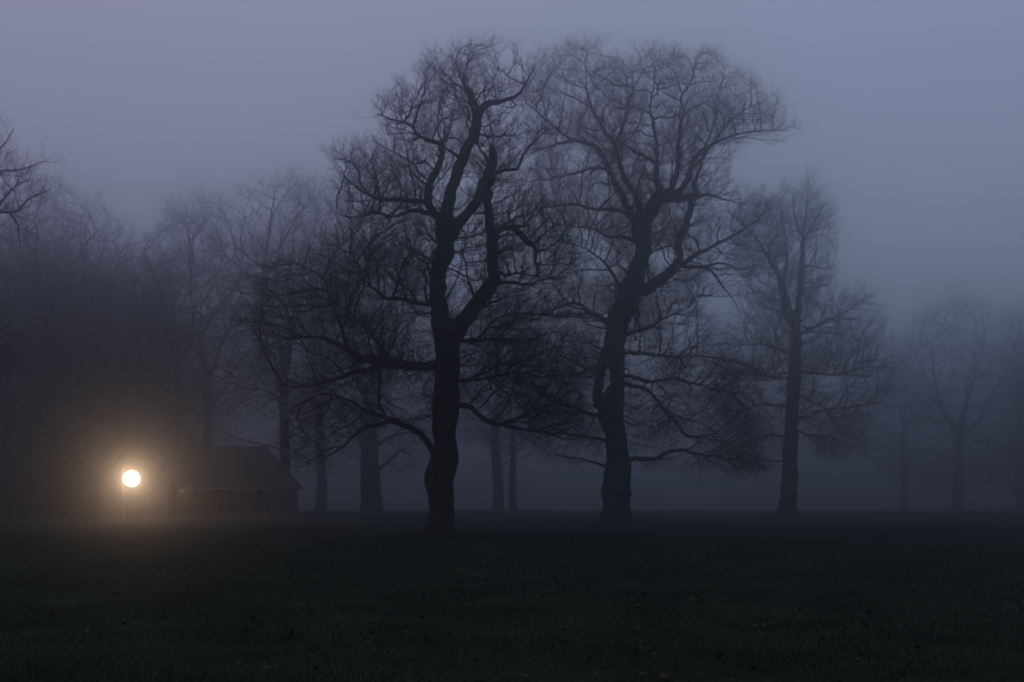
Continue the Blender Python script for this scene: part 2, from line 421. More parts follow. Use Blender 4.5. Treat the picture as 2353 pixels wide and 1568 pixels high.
# ------------------------------------------------------------------ the two great oaks and the third tree
T1_trunk = [(1005,1252,40),(1008,1228,36.5),(1011,1164,31.5),(1013,1110,32),(1019,1058,33),(1022,1014,29),(1025,926,29),(1030,838,28),(1032,800,29),(1034,765,34),(1030,742,31)]
T1_limbs = [
 (-0.5, [(1020,775,26),(1014,740,24),(1008,706,21),(1006,662,20),(1014,610,21),(1024,570,22),(1025,530,22),(1024,505,22)]),
 (0.4, [(1024,520,20),(1033,460,14.5),(1048,405,14),(1066,358,13),(1084,314,12),(1094,285,12),(1097,262,12)]),
 (0.3, [(1095,275,11),(1091,250,10),(1086,232,9.5),(1081,211,9),(1073,199,7)]),
 (0.8, [(1098,268,11),(1114,246,9.5),(1131,236,8),(1158,230,6),(1182,226,5),(1200,205,3.5),(1215,175,2.5),(1232,145,1.6)]),
 (1.0, [(1022,515,16),(1002,490,11),(987,468,11),(982,442,10),(991,409,9.5),(1007,380,9),(1015,350,8.5),(1010,332,8),(989,321,6.5),(956,306,5),(938,285,4.5),(901,274,3.5),(865,262,2)]),
 (-0.4, [(1056,361,5),(1040,350,4.5),(1024,342,4.5)]),
 (-1.8, [(996,480,7),(975,465,7),(940,463,6.5),(908,460,6),(865,457,5),(835,442,4),(806,420,3),(780,395,1.8)]),
 (1.8, [(1000,492,6),(970,486,6),(945,486,5),(901,497,4),(860,490,3),(800,500,2),(770,485,1.3)]),
 (0.6, [(1034,775,28),(1052,760,24),(1066,738,21),(1091,706,18),(1118,668,18),(1133,640,15),(1132,600,14),(1132,570,13.5),(1126,515,11),(1121,475,10),(1122,440,13)]),
 (-0.3, [(1032,545,18),(1048,520,15),(1063,503,12),(1084,479,12),(1103,448,14),(1119,425,15),(1131,398,13),(1136,369,12),(1134,352,9.5),(1131,341,6)]),
 (-1.2, [(1140,398,5),(1160,392,4.5),(1187,389,4),(1202,358,3.5),(1231,325,2.5),(1262,292,1.5)]),
 (0.8, [(1126,378,4),(1117,360,3.5),(1107,345,3),(1098,330,3),(1102,300,2.4),(1104,268,1.6)]),
 (-1.0, [(1138,545,8),(1150,528,7.5),(1176,522,7.5),(1200,522,5.5),(1216,519,4.5)]),
 (-0.5, [(1178,524,8),(1196,536,8),(1212,556,8),(1231,572,6.5),(1230,594,5.5),(1234,620,4.5)]),
 (-1.4, [(1010,705,6),(985,702,5.5),(960,700,5.2),(933,693,5),(889,684,4.5),(862,664,4),(838,640,3.4),(820,600,3),(790,575,2.4),(750,560,1.6)]),
 (-2.5, [(1010,842,11),(975,842,12),(941,838,12),(900,838,13),(868,832,13),(827,825,11),(800,806,8.5),(770,788,8),(735,772,6.5),(700,772,5),(651,781,3.5),(610,800,2.2),(590,830,1.4)]),
 (1.2, [(812,812,6),(790,770,5),(768,720,4.2),(757,680,3.6),(742,640,3),(700,610,2.3),(650,600,1.5)]),
 (-0.8, [(700,772,4),(665,757,3.2),(634,748,2.6),(599,744,2),(546,739,1.2)]),
 (1.6, [(880,830,7),(850,850,6.5),(790,862,5.5),(740,880,4.5),(690,888,3),(645,885,1.8)]),
 (1.0, [(905,832,6),(880,800,5),(850,770,4),(820,735,3),(780,700,2)]),
 (-1.8, [(1008,1046,8),(994,1040,7.5),(980,1018,8),(962,997,8),(941,983,8),(915,970,8.5),(890,968,8),(862,976,6.5),(838,984,5.5),(805,1012,4.5),(783,1030,4),(757,1048,3),(733,1064,2)]),
 (1.8, [(915,968,6),(885,960,6),(855,952,5.5),(828,936,4.5),(790,915,3.5),(740,905,2.6),(690,925,1.8)]),
 (0.5, [(884,960,4.5),(874,930,3.6),(871,890,3),(876,860,2.6)]),
 (-1.5, [(1040,936,8),(1056,934,7),(1082,939,6.5),(1102,958,7),(1122,970,7),(1145,974,6.5),(1172,964,5),(1205,950,4),(1245,935,3),(1290,920,1.8)]),
 (-0.8, [(1150,973,5),(1180,980,4.5),(1210,989,4),(1250,995,3),(1290,1008,2.2),(1330,1010,1.5)]),
 (1.8, [(1045,876,4),(1075,874,3.6),(1109,873,3.3),(1161,860,3),(1200,858,2.5),(1250,852,1.8),(1300,850,1.2)]),
 (0.8, [(1060,786,4),(1080,783,4.5),(1100,779,4.5),(1114,766,4),(1122,750,3.2),(1140,735,2.6),(1190,720,2),(1240,722,1.4)]),
 (1.5, [(1096,712,5),(1115,740,4.2),(1150,700,0.1),(1180,665,2.4)]) if False else (1.5, [(1122,672,6),(1150,650,5),(1180,652,4),(1210,655,3),(1250,640,2.3),(1300,640,1.5)]),
 (-1.5, [(1136,620,5),(1160,635,4),(1190,630,3),(1230,632,2.4),(1262,610,1.6)]),
 (2.0, [(1020,760,5),(1040,700,0.1)]) if False else (2.0, [(1100,700,4),(1082,660,3.2),(1072,620,2.6),(1066,580,2),(1070,540,1.4)]),
]
T1_outline = [(1000,122),(1060,106),(1130,96),(1190,108),(1240,122),(1255,165),(1240,215),(1232,250),(1272,290),(1262,360),(1225,400),(1262,450),(1320,500),(1325,560),(1340,600),(1330,680),(1348,760),(1330,850),(1335,930),(1345,1005),(1280,1016),(1200,1006),(1120,995),(1062,960),(1042,900),
 (1000,1000),(965,985),(915,1000),(880,985),(830,1030),(760,1075),(690,1085),(640,1020),(650,940),(636,880),(600,830),(570,775),(540,742),(590,700),(570,650),(640,600),(700,575),(742,520),(745,430),(748,345),(800,322),(868,330),(880,300),(848,258),(895,220),(900,180),(948,210),(945,150)]
hero_tree('oak_tree', 'darkest and nearest bare oak, trunk forking wide with broken snag tops', 44, (1006,1243), T1_trunk, T1_limbs, T1_outline,
 47000, 3.4, [(868,688,42,.85),(935,905,55,.8),(1045,712,24,1),(905,350,30,.6),(1055,650,30,.7),(900,640,30,.3),(1180,610,26,.5),(1060,440,30,.8),(1150,470,30,.5),(985,760,25,.6),(780,975,30,.5),(1110,920,28,.7),(720,830,30,.4),(600,560,60,.7),(1240,700,90,.5),(1260,560,70,.4),(1270,860,80,.4)],
 3, 0.13, 1.2, 0.17, tip=0.0062, spray=0.42, extra=0.85, srad=0.0043)

T2_trunk = [(1418,1222,41),(1416,1190,35.5),(1415,1146,33),(1418,1102,32.5),(1421,1058,27),(1417,1014,26),(1405,970,28),(1404,926,27),(1417,882,16),(1418,838,19),(1411,794,25),(1419,750,26),(1434,706,28),(1452,665,26),(1463,625,22),(1474,590,19),(1478,560,20),(1474,530,22),(1474,510,20)]
T2_limbs = [
 (0.1, [(1384,938,15),(1374,905,12),(1376,870,11),(1385,838,11),(1398,800,14)]),
 (0.1, [(1415,960,15),(1420,925,14),(1420,885,14),(1420,850,14),(1414,815,15)]),
 (1.0, [(1466,512,14),(1445,490,10),(1427,446,8),(1409,409,7.5),(1394,380,7.2),(1379,350,7),(1357,332,6.5),(1324,325,5.5),(1295,310,4.5),(1269,288,4),(1240,262,3),(1214,241,2.2),(1200,215,1.4)]),
 (-1.5, [(1324,325,5),(1300,328,4),(1265,335,3),(1240,345,2.2),(1211,362,1.4)]),
 (2.0, [(1394,388,4.2),(1375,387,4),(1354,389,3.6),(1306,402,3.2),(1251,413,2.5),(1205,420,1.6)]),
 (-2.0, [(1472,505,10),(1462,455,6.8),(1438,409,6.6),(1420,369,6.4),(1412,329,6),(1383,292,5),(1365,255,4.2),(1352,220,3.4),(1346,170,2),(1344,130,1.2)]),
 (1.5, [(1413,329,4.5),(1431,296,3.8),(1442,262,3),(1452,215,2.2),(1450,160,1.3)]),
 (-0.4, [(1476,520,18),(1490,492,17),(1506,468,17),(1518,444,14)]),
 (1.8, [(1517,446,12),(1511,420,8),(1508,395,7),(1507,372,6.2),(1509,332,5.4),(1500,285,4.5),(1493,248,3.6),(1502,204,2.6),(1505,150,1.4)]),
 (-1.0, [(1507,374,5),(1490,364,4.6),(1471,354,4.2),(1447,340,4),(1427,329,4)]),
 (-1.5, [(1522,450,12),(1540,438,9),(1550,410,7.4),(1559,369,6.8),(1562,314,6),(1570,263,4.8),(1566,225,3.6),(1588,186,2.4),(1600,140,1.3)]),
 (1.2, [(1530,452,11),(1560,442,8.5),(1581,409,7.5),(1592,376,7),(1610,350,6.5),(1639,332,5.5),(1676,314,4.2),(1709,307,3),(1764,300,1.9),(1812,300,1.2)]),
 (-1.5, [(1590,392,5),(1607,372,4.6),(1626,345,4),(1660,300,3.2),(1700,262,2.2),(1750,235,1.3)]),
 (0.8, [(1515,462,12),(1545,458,9.5),(1580,454,9.5),(1608,448,9)]),
 (-0.8, [(1606,450,7),(1595,432,5.5),(1602,408,4.6),(1612,375,4),(1618,340,3.4),(1640,290,2.4),(1650,230,1.5)]),
 (1.5, [(1606,452,5),(1630,448,3.8),(1660,455,3),(1700,470,1.8)]),
 (-2.2, [(1448,492,5),(1430,485,5),(1412,484,4.6),(1361,479,4),(1306,468,3.6),(1272,476,3),(1244,479,2.6),(1200,500,1.5)]),
 (-1.5, [(1456,672,16),(1480,668,15),(1500,655,14),(1529,632,13),(1556,610,11)]),
 (0.6, [(1552,612,10),(1562,590,9),(1559,563,9),(1566,540,9),(1575,520,8.5),(1584,490,8.5),(1590,462,8)]),
 (1.6, [(1552,612,8),(1575,603,6.5),(1606,580,5.5),(1639,567,4.6),(1680,545,4),(1720,519,3),(1764,486,1.8),(1800,465,1.1)]),
 (-1.8, [(1556,610,6),(1590,615,5),(1617,614,4.2),(1640,606,3.6),(1668,608,3),(1698,618,2.4),(1730,612,1.6)]),
 (-2.0, [(1617,614,3.6),(1640,630,3),(1658,655,2.6),(1680,680,2),(1700,720,1.3)]),
 (-1.4, [(1425,775,6),(1441,768,5.5),(1470,760,5),(1495,750,4.5),(1521,735,4),(1550,722,3),(1590,700,1.8)]),
 (1.8, [(1430,812,4.2),(1485,812,4),(1520,818,3.6),(1551,821,3.3),(1617,818,2.6),(1680,830,1.7)]),
 (-2.0, [(1430,862,5),(1460,868,5),(1485,878,4.8),(1520,874,4.2),(1560,873,3.6),(1617,887,3),(1670,900,2.2),(1720,905,1.3)]),
 (2.2, [(1430,880,5),(1480,895,5),(1521,935,4.8),(1551,970,4.4),(1573,997,4),(1610,1006,3.4),(1661,1014,2.6),(1720,1030,1.6)]),
 (-2.5, [(1440,1054,6),(1470,1055,5.6),(1507,1054,5.2),(1530,1042,4.8),(1560,1034,4.5),(1617,1045,4),(1661,1052,3.2),(1705,1058,2.4),(1760,1078,1.4)]),
 (-1.5, [(1412,762,8),(1396,745,7.5),(1375,728,7),(1354,718,6),(1327,698,5),(1288,706,4),(1239,730,2.8),(1200,745,1.6)]),
 (1.6, [(1398,845,4.5),(1371,843,4.2),(1336,856,4),(1300,868,3.2),(1250,885,2)]),
 (-1.6, [(1378,955,5.5),(1360,955,5),(1345,948,4.6),(1318,935,4),(1288,930,3.4),(1250,915,2.4),(1215,905,1.5)]),
 (1.4, [(1400,1016,5),(1375,1010,4.6),(1345,1001,4.2),(1310,998,3.6),(1270,1000,2.6),(1225,1010,1.5)]),
 (-1.0, [(1400,1075,4),(1380,1068,3.6),(1350,1058,3),(1300,1050,2.2),(1260,1040,1.3)]),
 (2.0, [(1440,700,6),(1425,665,5),(1405,630,4.4),(1385,600,3.6),(1350,575,2.6),(1310,560,1.6)]),
 (-2.0, [(1468,560,6),(1440,548,5),(1405,545,4.4),(1370,530,3.4),(1330,520,2.4),(1280,545,1.5)]),
]
T2_outline = [(1185,205),(1205,150),(1228,120),(1280,106),(1350,96),(1420,106),(1500,104),(1560,122),(1620,114),(1680,145),(1745,185),(1800,245),(1835,300),(1810,350),(1760,335),(1745,385),(1722,345),(1680,365),(1690,430),(1765,455),(1815,450),(1770,520),(1710,565),(1740,620),(1710,735),(1650,700),(1632,740),(1700,800),(1765,860),(1760,950),(1792,1030),(1785,1090),(1700,1102),(1620,1088),(1500,1074),(1452,1052),(1420,985),(1392,1062),(1340,1070),(1240,1062),(1195,1000),(1180,900),(1200,800),(1178,700),(1230,600),(1200,500),(1178,420),(1200,340),(1188,280)]
hero_tree('oak_tree', 'tallest bare oak with a leaning hollow trunk and broad fan crown', 80, (1418,1214), T2_trunk, T2_limbs, T2_outline,
 48000, 5.5, [(1655,700,55,.85),(1600,925,50,.7),(1420,960,0,0),(1330,380,32,.8),(1440,395,18,.7),(1700,420,26,.8),(1480,700,22,.5),(1535,400,18,.8),(1520,600,24,.8),(1655,580,26,.7),(1460,850,30,.3),(1470,980,34,.5),(1345,600,26,.4),(1300,740,26,.5),(1400,310,24,.4),(1710,960,80,.5),(1240,800,80,.5),(1260,640,70,.4)],
 5, 0.20, 1.9, 0.26, tip=0.0088, spray=0.74, extra=0.85, srad=0.0060)

T3_trunk = [(1810,1196,24),(1811,1165,21),(1814,1102,19),(1817,1030,17),(1819,970,16),(1823,900,15),(1826,838,14.5),(1828,790,13),(1829,750,12.5),(1831,715,11)]
T3_limbs = [
 (0.4, [(1829,740,9),(1836,690,8),(1841,630,8),(1845,574,7),(1847,540,6),(1851,500,4),(1855,460,2.5),(1858,412,1.4)]),
 (-1.0, [(1822,745,9),(1808,722,8),(1800,684,7.5),(1792,645,7),(1775,610,6),(1754,574,5),(1735,545,3.5),(1712,520,2)]),
 (1.5, [(1826,735,5),(1814,700,4.5),(1806,665,4),(1802,640,4),(1808,600,4),(1806,560,3.2),(1800,510,2.2),(1790,460,1.3)]),
 (-1.5, [(1802,650,4),(1782,620,3),(1768,580,2.6),(1770,540,2),(1758,490,1.2)]),
 (-1.5, [(1846,560,4.5),(1860,530,3.6),(1875,505,2.8),(1890,470,1.5)]),
 (1.5, [(1845,545,4),(1832,520,3),(1825,480,2.4),(1822,445,1.3)]),
 (1.0, [(1832,770,4),(1850,762,3.6),(1873,750,3.4),(1900,737,3),(1930,724,2.5),(1974,693,1.9),(2002,672,1.2)]),
 (-1.5, [(1846,612,3),(1870,612,2.4),(1890,618,2),(1912,616,1.3)]),
 (-2.0, [(1832,855,4),(1886,858,3.4),(1912,862,3),(1939,860,2.8),(1974,847,2),(2030,840,1.2)]),
 (1.5, [(1828,962,4),(1860,958,3.6),(1886,944,3.2),(1930,939,2.8),(1965,935,2.2),(2020,925,1.2)]),
 (-1.2, [(1832,905,3),(1855,920,2.8),(1890,935,2),(1920,980,1.2)]),
 (2.0, [(1820,985,3),(1860,1000,2.6),(1905,1005,2),(1950,1035,1.2)]),
 (1.0, [(1822,815,3.6),(1800,808,3.2),(1780,799,3),(1745,790,2.4),(1700,795,1.4)]),
 (-2.0, [(1818,870,3.6),(1790,868,3),(1750,860,2.6),(1700,850,2),(1660,855,1.2)]),
 (1.6, [(1816,940,3.6),(1780,930,3),(1740,930,2.6),(1690,945,1.6)]),
 (-1.6, [(1814,1010,3.6),(1780,1000,3.2),(1740,1010,2.6),(1690,1030,1.6)]),
 (1.6, [(1814,1060,3),(1780,1060,2.6),(1730,1050,1.8),(1690,1060,1.2)]),
]
T3_outline = [(1695,480),(1740,432),(1790,428),(1832,440),(1856,402),(1880,445),(1920,475),(1935,520),(1925,580),(1905,640),(1950,670),(2010,665),(2005,725),(2042,775),(2060,850),(2052,930),(2005,955),(1975,1045),(1910,1062),(1850,1035),(1835,1000),(1800,1060),(1740,1085),(1690,1060),(1640,1000),(1620,900),(1640,800),(1670,740),(1705,690),(1690,620),(1660,560)]
hero_tree('bare_tree', 'slender straight bare tree fading in the fog, third along the meadow', 125, (1811,1188), T3_trunk, T3_limbs, T3_outline,
 17000, 6.5, [(1820,560,20,.3),(1900,690,25,.6),(1890,890,22,.7),(1770,740,26,.5),(1725,660,25,.6)],
 9, 0.28, 2.4, 0.38, tip=0.013, spray=1.15, extra=0.9, srad=0.0105)

T4_trunk = [(-330,1250,30),(-328,1150,27),(-325,1000,25),(-322,850,23),(-320,700,20),(-318,600,17)]
T4_limbs = [
 (-0.6, [(-320,610,14),(-260,560,11),(-170,525,9),(-80,500,6.5),(-20,488,5),(22,490,4.6),(48,482,4.2),(62,462,3.6),(90,448,2.8),(120,436,1.6)]),
 (0.8, [(-318,620,15),(-290,520,13),(-230,440,10),(-150,400,8),(-80,385,6),(-30,360,4.5),(10,330,3.2),(30,300,1.8)]),
 (0.4, [(-60,384,5),(-20,395,4),(25,392,3.2),(60,385,2.4),(100,372,1.4)]),
 (-0.5, [(22,490,3),(36,510,2.4),(44,540,1.8),(48,575,1.1)]),
 (0.3, [(-10,485,3.4),(10,455,3),(34,430,2.4),(70,410,1.5)]),
 (-0.8, [(-322,800,12),(-250,780,9),(-160,800,7),(-80,790,5),(-20,800,3.4),(30,790,1.8)]),
 (0.8, [(-320,700,11),(-240,680,8),(-150,690,6),(-70,670,4),(0,680,2)]),
]
T4_outline = [(-420,200),(-200,190),(-80,230),(-10,262),(28,300),(60,345),(108,362),(128,400),(135,450),(118,480),(70,492),(62,560),(40,600),(10,560),(0,620),(40,700),(50,800),(20,900),(-60,960),(-200,980),(-420,900)]
hero_tree('bare_tree', 'near bare tree reaching crooked twigs in from the left edge', 60, (-330,1232), T4_trunk, T4_limbs, T4_outline,
 13000, 3.5, [], 12, 0.17, 1.6, 0.24, tip=0.0068, spray=0.55, extra=0.6, srad=0.0052)

# ------------------------------------------------------------------ trees farther back: a few kinds, copied
def template(name, seed, H, spread, trunk_r, fork=0.38, natt=5000, lo=False, low=0.3):
    r = np.random.default_rng(seed)
    root = thing(name, 'x', 'tree', (0, 0, 0))
    lean = r.normal(0, 0.02, 2)
    zt = H * fork
    P = [np.array([lean[0] * z + 0.12 * math.sin(z * 0.5 + seed), lean[1] * z, z, trunk_r * (1.0 - 0.35 * z / zt)]) for z in np.linspace(-0.3, zt, 9)]
    tp = catmull(P, 0.5); allp = [tp]
    V, Fc = tube(tp, 12, 0.12, flare=trunk_r, seed=seed); parts = [(V, Fc)]
    top = tp[-1]
    nl = 5
    for i in range(nl + 6):
        if i < nl:
            a = i * 2.4 + r.uniform(0, 1); tilt = r.uniform(0.12, 0.5); ln = (H - zt) * r.uniform(0.6, 0.82); p = top[:3].copy(); p[2] -= 0.3; rr = trunk_r * r.uniform(0.38, 0.5)
        else:
            a = r.uniform(0, 6.28); tilt = r.uniform(0.95, 1.35); ln = spread * r.uniform(0.5, 0.85); k = r.uniform(0.45, 0.95); p = tp[int(k * (len(tp) - 1))][:3].copy(); rr = trunk_r * r.uniform(0.16, 0.28)
        pts = [np.r_[p, rr]]; n = 7
        d = np.array([math.sin(tilt) * math.cos(a), math.sin(tilt) * math.sin(a), math.cos(tilt)])
        for s in range(n):
            d = d + r.normal(0, 0.16, 3) + np.array([0, 0, 0.05]); d /= np.linalg.norm(d)
            p = p + d * ln / n; pts.append(np.r_[p, rr * (1 - 0.8 * (s + 1) / n)])
        q = catmull(pts, 0.5); allp.append(q); parts.append(tube(q, 7, 0.1, seed=seed + i))
    V, Fc = join(parts)
    mesh_obj('trunk', V, Fc, M_bark, root, True)
    m = natt * 6; u = r.uniform(-1, 1, (m, 3)); zc0 = H * low
    z = zc0 + (u[:, 2] + 1) / 2 * (H - zc0)
    t = (z - zc0) / (H - zc0)
    rad = spread * (np.sin(np.clip(t, 0, 1) ** 0.75 * math.pi) ** 0.55) * (0.9 + 0.25 * np.sin(np.arctan2(u[:, 1], u[:, 0]) * 3 + t * 7 + seed))
    ok = np.hypot(u[:, 0], u[:, 1]) < 1
    Pp = np.stack([u[:, 0] * rad, u[:, 1] * rad, z], axis=1)[ok]
    nz = np.array([noise.noise(Vector(p_ * 0.3) + Vector((seed * 5.3, 0, 0))) for p_ in Pp])
    Pp = Pp[r.random(len(Pp)) < np.clip(0.5 + nz * 2.4, 0.03, 1)][:natt]
    sp_ = np.concatenate([q[::2, :3] for q in allp[1:]]); sr_ = np.concatenate([q[::2, 3] for q in allp[1:]])
    V, Fc = crown_mesh(sp_, sr_, Pp, 0.42, 3.2, 0.55 if not lo else 0.8, seed, tip=0.013, spray=1.3, extra=0.6, srad=0.012, lib=SPRAYS if not lo else SPRAYS_LO, centre=np.array([0, 0, H * 0.4]))
    mesh_obj('crown', V, Fc, M_twig, root)
    return root

def copy_tree(src, parent=None):
    o = src.copy(); COL.objects.link(o)
    if parent: o.parent = parent
    for ch in src.children:
        k = ch.copy(); COL.objects.link(k); k.parent = o
    return o

def place(src, used, px, d, top, rot, label, group, sx=1.0, lean=0.0, H=25.0, name=None):
    if group == GL: d *= 1.12
    o = src if src not in used else copy_tree(src)
    used.append(src)
    x = (px - CX) * d / F; gz = float(ground_z(x, d)); h = EYE + (HY - top) * d / F - gz; s = h / H
    o.location = (x, d, gz - 0.02); o.rotation_euler = (0, lean, rot); o.scale = (s * sx, s * sx, s)
    o['label'] = label; o['category'] = 'tree'; o['group'] = group
    return o

TA = template('woodland_tree', 21, 25, 6.2, 0.36, 0.45, low=0.10, natt=7800)
TB = template('woodland_tree', 34, 25, 7.2, 0.44, 0.34, low=0.10, natt=7800)
TC = template('woodland_tree', 47, 25, 5.2, 0.36, 0.52, low=0.2)
TE = template('woodland_tree', 73, 25, 6.8, 0.42, 0.40, natt=6500, low=0.30)
TD = template('bare_tree', 58, 25, 8.6, 0.75, 0.36, natt=7500, low=0.16)
used = []
GL = 'bare trees of the misty wood behind the cottage'
GR = 'faint bare trees in the fog at the far right'
GM = 'bare trees in the fog behind the two great oaks'
# left wood
place(TE, used, 655, 108, 412, 2.2, 'broad bare tree between the cottage and the darkest oak', GL, sx=1.05)
place(TE, used, 478, 138, 455, 0.4, 'tall bare tree rising over the right end of the cottage roof', GL)
place(TC, used, 412, 130, 500, 1.2, 'slim bare tree showing its trunk above the cottage roof', GL, sx=1.2)
place(TA, used, 325, 126, 590, 3.3, 'short bare tree straight above the glowing lamp', GL, sx=1.2)
place(TB, used, 205, 134, 470, 4.0, 'full crowned bare tree between the lamp and the left edge', GL, sx=1.1)
place(TC, used, 118, 122, 425, 5.0, 'tall slim bare tree under the hanging twigs at the left', GL, sx=1.3)
place(TB, used, 20, 118, 520, 5.6, 'dense bare tree in the dark lower left of the wood', GL, sx=1.2)
place(TA, used, -90, 110, 470, 1.9, 'bare tree cut off by the left edge behind the nearer one', GL, sx=1.2)
place(TE, used, 735, 150, 440, 2.8, 'faint bare tree just left of the darkest oak', GL, sx=1.1)
place(TB, used, 270, 165, 560, 2.5, 'pale bare tree deep in the wood above the lamp', GL, sx=1.2)
place(TA, used, 70, 158, 500, 0.2, 'pale bare tree deep in the wood at the far left', GL, sx=1.3)
_r = np.random.default_rng(8)
for i in range(5):
    place([TA, TB, TC][i % 3], used, -40 + i * 112 + _r.uniform(-20, 20), _r.uniform(160, 200), _r.uniform(520, 620), _r.uniform(0, 6), ['palest bare tree deepest in the wood at its far left end', 'palest bare tree deep in the wood left of the lamp', 'palest bare tree deep in the wood right over the lamp', 'palest bare tree deep in the wood just right of the lamp', 'palest bare tree at the right end of the deep wood'][i], GL, sx=1.3)
# behind the oaks
place(TD, used, 851, 138, 560, 1.0, 'thick trunked bare tree seen left of the darkest oak', GM, H=25, sx=1.35, lean=0.02)
place(TE, used, 1142, 172, 640, 3.6, 'bare tree with a stout trunk between the two great oaks', GM, lean=0.05, sx=1.5)
place(TE, used, 1181, 170, 720, 0.7, 'thin trunked bare tree between the two great oaks', GM, sx=1.2)
# right
place(TB, used, 2200, 245, 672, 2.0, 'faint wide bare tree with forked limbs at the right', GR, H=25, sx=1.6)
place(TA, used, 2345, 255, 700, 0.3, 'faint bare tree touching the right edge', GR, sx=1.4)
place(TB, used, 2455, 190, 690, 1.3, 'faint bare tree mostly beyond the right edge', GR, sx=1.3)


place(TC, used, 2075, 262, 800, 2.6, 'faintest low bare tree between the slender tree and the forked one', GR, sx=1.6)
def undergrowth():
    r = np.random.default_rng(31); parts = []
    n = 200
    px = r.uniform(-120, 480, n); d = r.uniform(113, 140, n); x = (px - CX) * d / F
    z = ground_z(x, d); P = np.stack([x, d, z], axis=1)
    for k in range(9):
        D = r.normal(0, 0.42, (n, 3)); D[:, 2] = 1.0
        hgt = r.uniform(1.2, 4.2, n) * np.where(px < 700, 1, 0.6)
        parts.append(sprays_at(P + r.normal(0, 0.5, (n, 3)) * np.array([1, 1, 0]), D, hgt, 0.02, r, SPRAYS))
        parts.append(sprays_at(P + D * hgt[:, None] * 0.4, D + r.normal(0, 0.5, (n, 3)), hgt * 0.6, 0.016, r, SPRAYS))
    V, Fc = join(parts)
    o = mesh_obj('undergrowth', V, Fc, M_twig); o['kind'] = 'stuff'
    o['label'] = 'tangled bare undergrowth at the foot of the wood behind the cottage'; o['category'] = 'undergrowth'
undergrowth()

# ------------------------------------------------------------------ cottage
def box(x0, x1, y0, y1, z0, z1):
    v = [(x0,y0,z0),(x1,y0,z0),(x1,y1,z0),(x0,y1,z0),(x0,y0,z1),(x1,y0,z1),(x1,y1,z1),(x0,y1,z1)]
    f = [(0,3,2,1),(4,5,6,7),(0,1,5,4),(1,2,6,5),(2,3,7,6),(3,0,4,7)]
    return v, f
def boxes(name, lst, m, parent, org):
    V, Fs = [], []
    for b in lst:
        v, f = box(*b); o = len(V); V += [(p[0]-org[0], p[1]-org[1], p[2]-org[2]) for p in v]; Fs += [tuple(i + o for i in q) for q in f]
    return faces_obj(name, V, Fs, m, parent)

def px_x(px, d): return (px - CX) * d / F
def py_z(py, d): return EYE + (HY - py) * d / F

HD = 104.0
gz = 0.52
gx0, gx1 = px_x(235, HD), px_x(388, HD); gxm = (gx0 + gx1) / 2
ez, rz = 3.70, 6.25
D2 = 105.4
mx1 = px_x(655, D2); me_z = 3.30; mr_z = 6.15; back = D2 + 6.2
org = ((gx0 + mx1) / 2, HD + 3, gz)
cot = thing('cottage', 'long low cottage with a lit gable wall behind the lamp', 'house', org)
def rel(V): return [(p[0]-org[0], p[1]-org[1], p[2]-org[2]) for p in V]
# window list on the long front: picture px span
wins = [(408, 442), (490, 540), (588, 624)]
wz0, wz1 = py_z(1180, D2), py_z(1122, D2)
def wall_with_openings(x0, x1, y, z0, z1, ops, th=0.3):
    out = []; cur = x0
    for a, b, c0, c1 in ops:
        out.append((cur, a, y, y + th, z0, z1)); out.append((a, b, y, y + th, z0, c0)); out.append((a, b, y, y + th, c1, z1)); cur = b
    out.append((cur, x1, y, y + th, z0, z1)); return out
ops = [(px_x(a, D2), px_x(b, D2), wz0, wz1) for a, b in wins]
zb = gz + 0.38
walls = wall_with_openings(gx1 + 0.003, mx1, D2, zb, me_z, ops) + [(mx1 - 0.3, mx1 + 0.002, D2 + 0.3, back, zb, me_z), (gx1 + 0.003, mx1 - 0.3, back - 0.3, back, zb, me_z)]
boxes('wall', walls, M_wing, cot, org)
# gable wing: front wall with gable
gdoor = (px_x(291, HD), px_x(324, HD), gz + 0.02, gz + 2.05)
V = [(gx0,HD,zb),(gx1,HD,zb),(gx1,HD,ez),(gxm,HD,rz-0.12),(gx0,HD,ez),(gx0,back,zb),(gx1,back,zb),(gx1,back,ez),(gxm,back,rz-0.12),(gx0,back,ez)]
Fs = [(0,1,2,3,4),(9,8,7,6,5),(0,4,9,5),(1,6,7,2),(0,5,6,1)]
gw = faces_obj('gable_wall', rel(V), Fs, M_plaster, cot)
boxes('plinth', [(gx0-0.04, gx1+0.04, HD-0.04, back+0.04, gz-0.3, zb-0.002), (gx1+0.041, mx1+0.04, D2-0.04, back+0.04, gz-0.3, zb-0.002)], M_brick, cot, org)
def roof_slab(name, quads, th, m):
    V, Fs = [], []
    for q in quads:
        q = [Vector(p) for p in q]; n = (q[1]-q[0]).cross(q[2]-q[0]).normalized()
        if n.z < 0: n = -n
        o = len(V); k = len(q); V += [tuple(p) for p in q] + [tuple(p + n * th) for p in q]
        Fs.append(tuple(range(o + k - 1, o - 1, -1))); Fs.append(tuple(range(o + k, o + 2 * k)))
        for i in range(k): j = (i + 1) % k; Fs.append((o + i, o + j, o + k + j, o + k + i))
    return faces_obj(name, rel(V), Fs, m, cot)
ov = 0.35; sl = (rz - ez) / (gxm - gx0)
roof_slab('roof', [[(gx0-ov, HD-ov, ez-ov*sl),(gxm, HD-ov, rz),(gxm, back+0.3, rz),(gx0-ov, back+0.3, ez-ov*sl)],
                   [(gxm, HD-ov, rz),(gx1+ov, HD-ov, ez-ov*sl),(gx1+ov, back+0.3, ez-ov*sl),(gxm, back+0.3, rz)]], 0.14, M_roof)
ym = (D2 + back) / 2; hx = mx1 - 2.0; o2 = 0.4; s2 = (mr_z - me_z) / (ym - D2); zl = me_z - o2 * s2
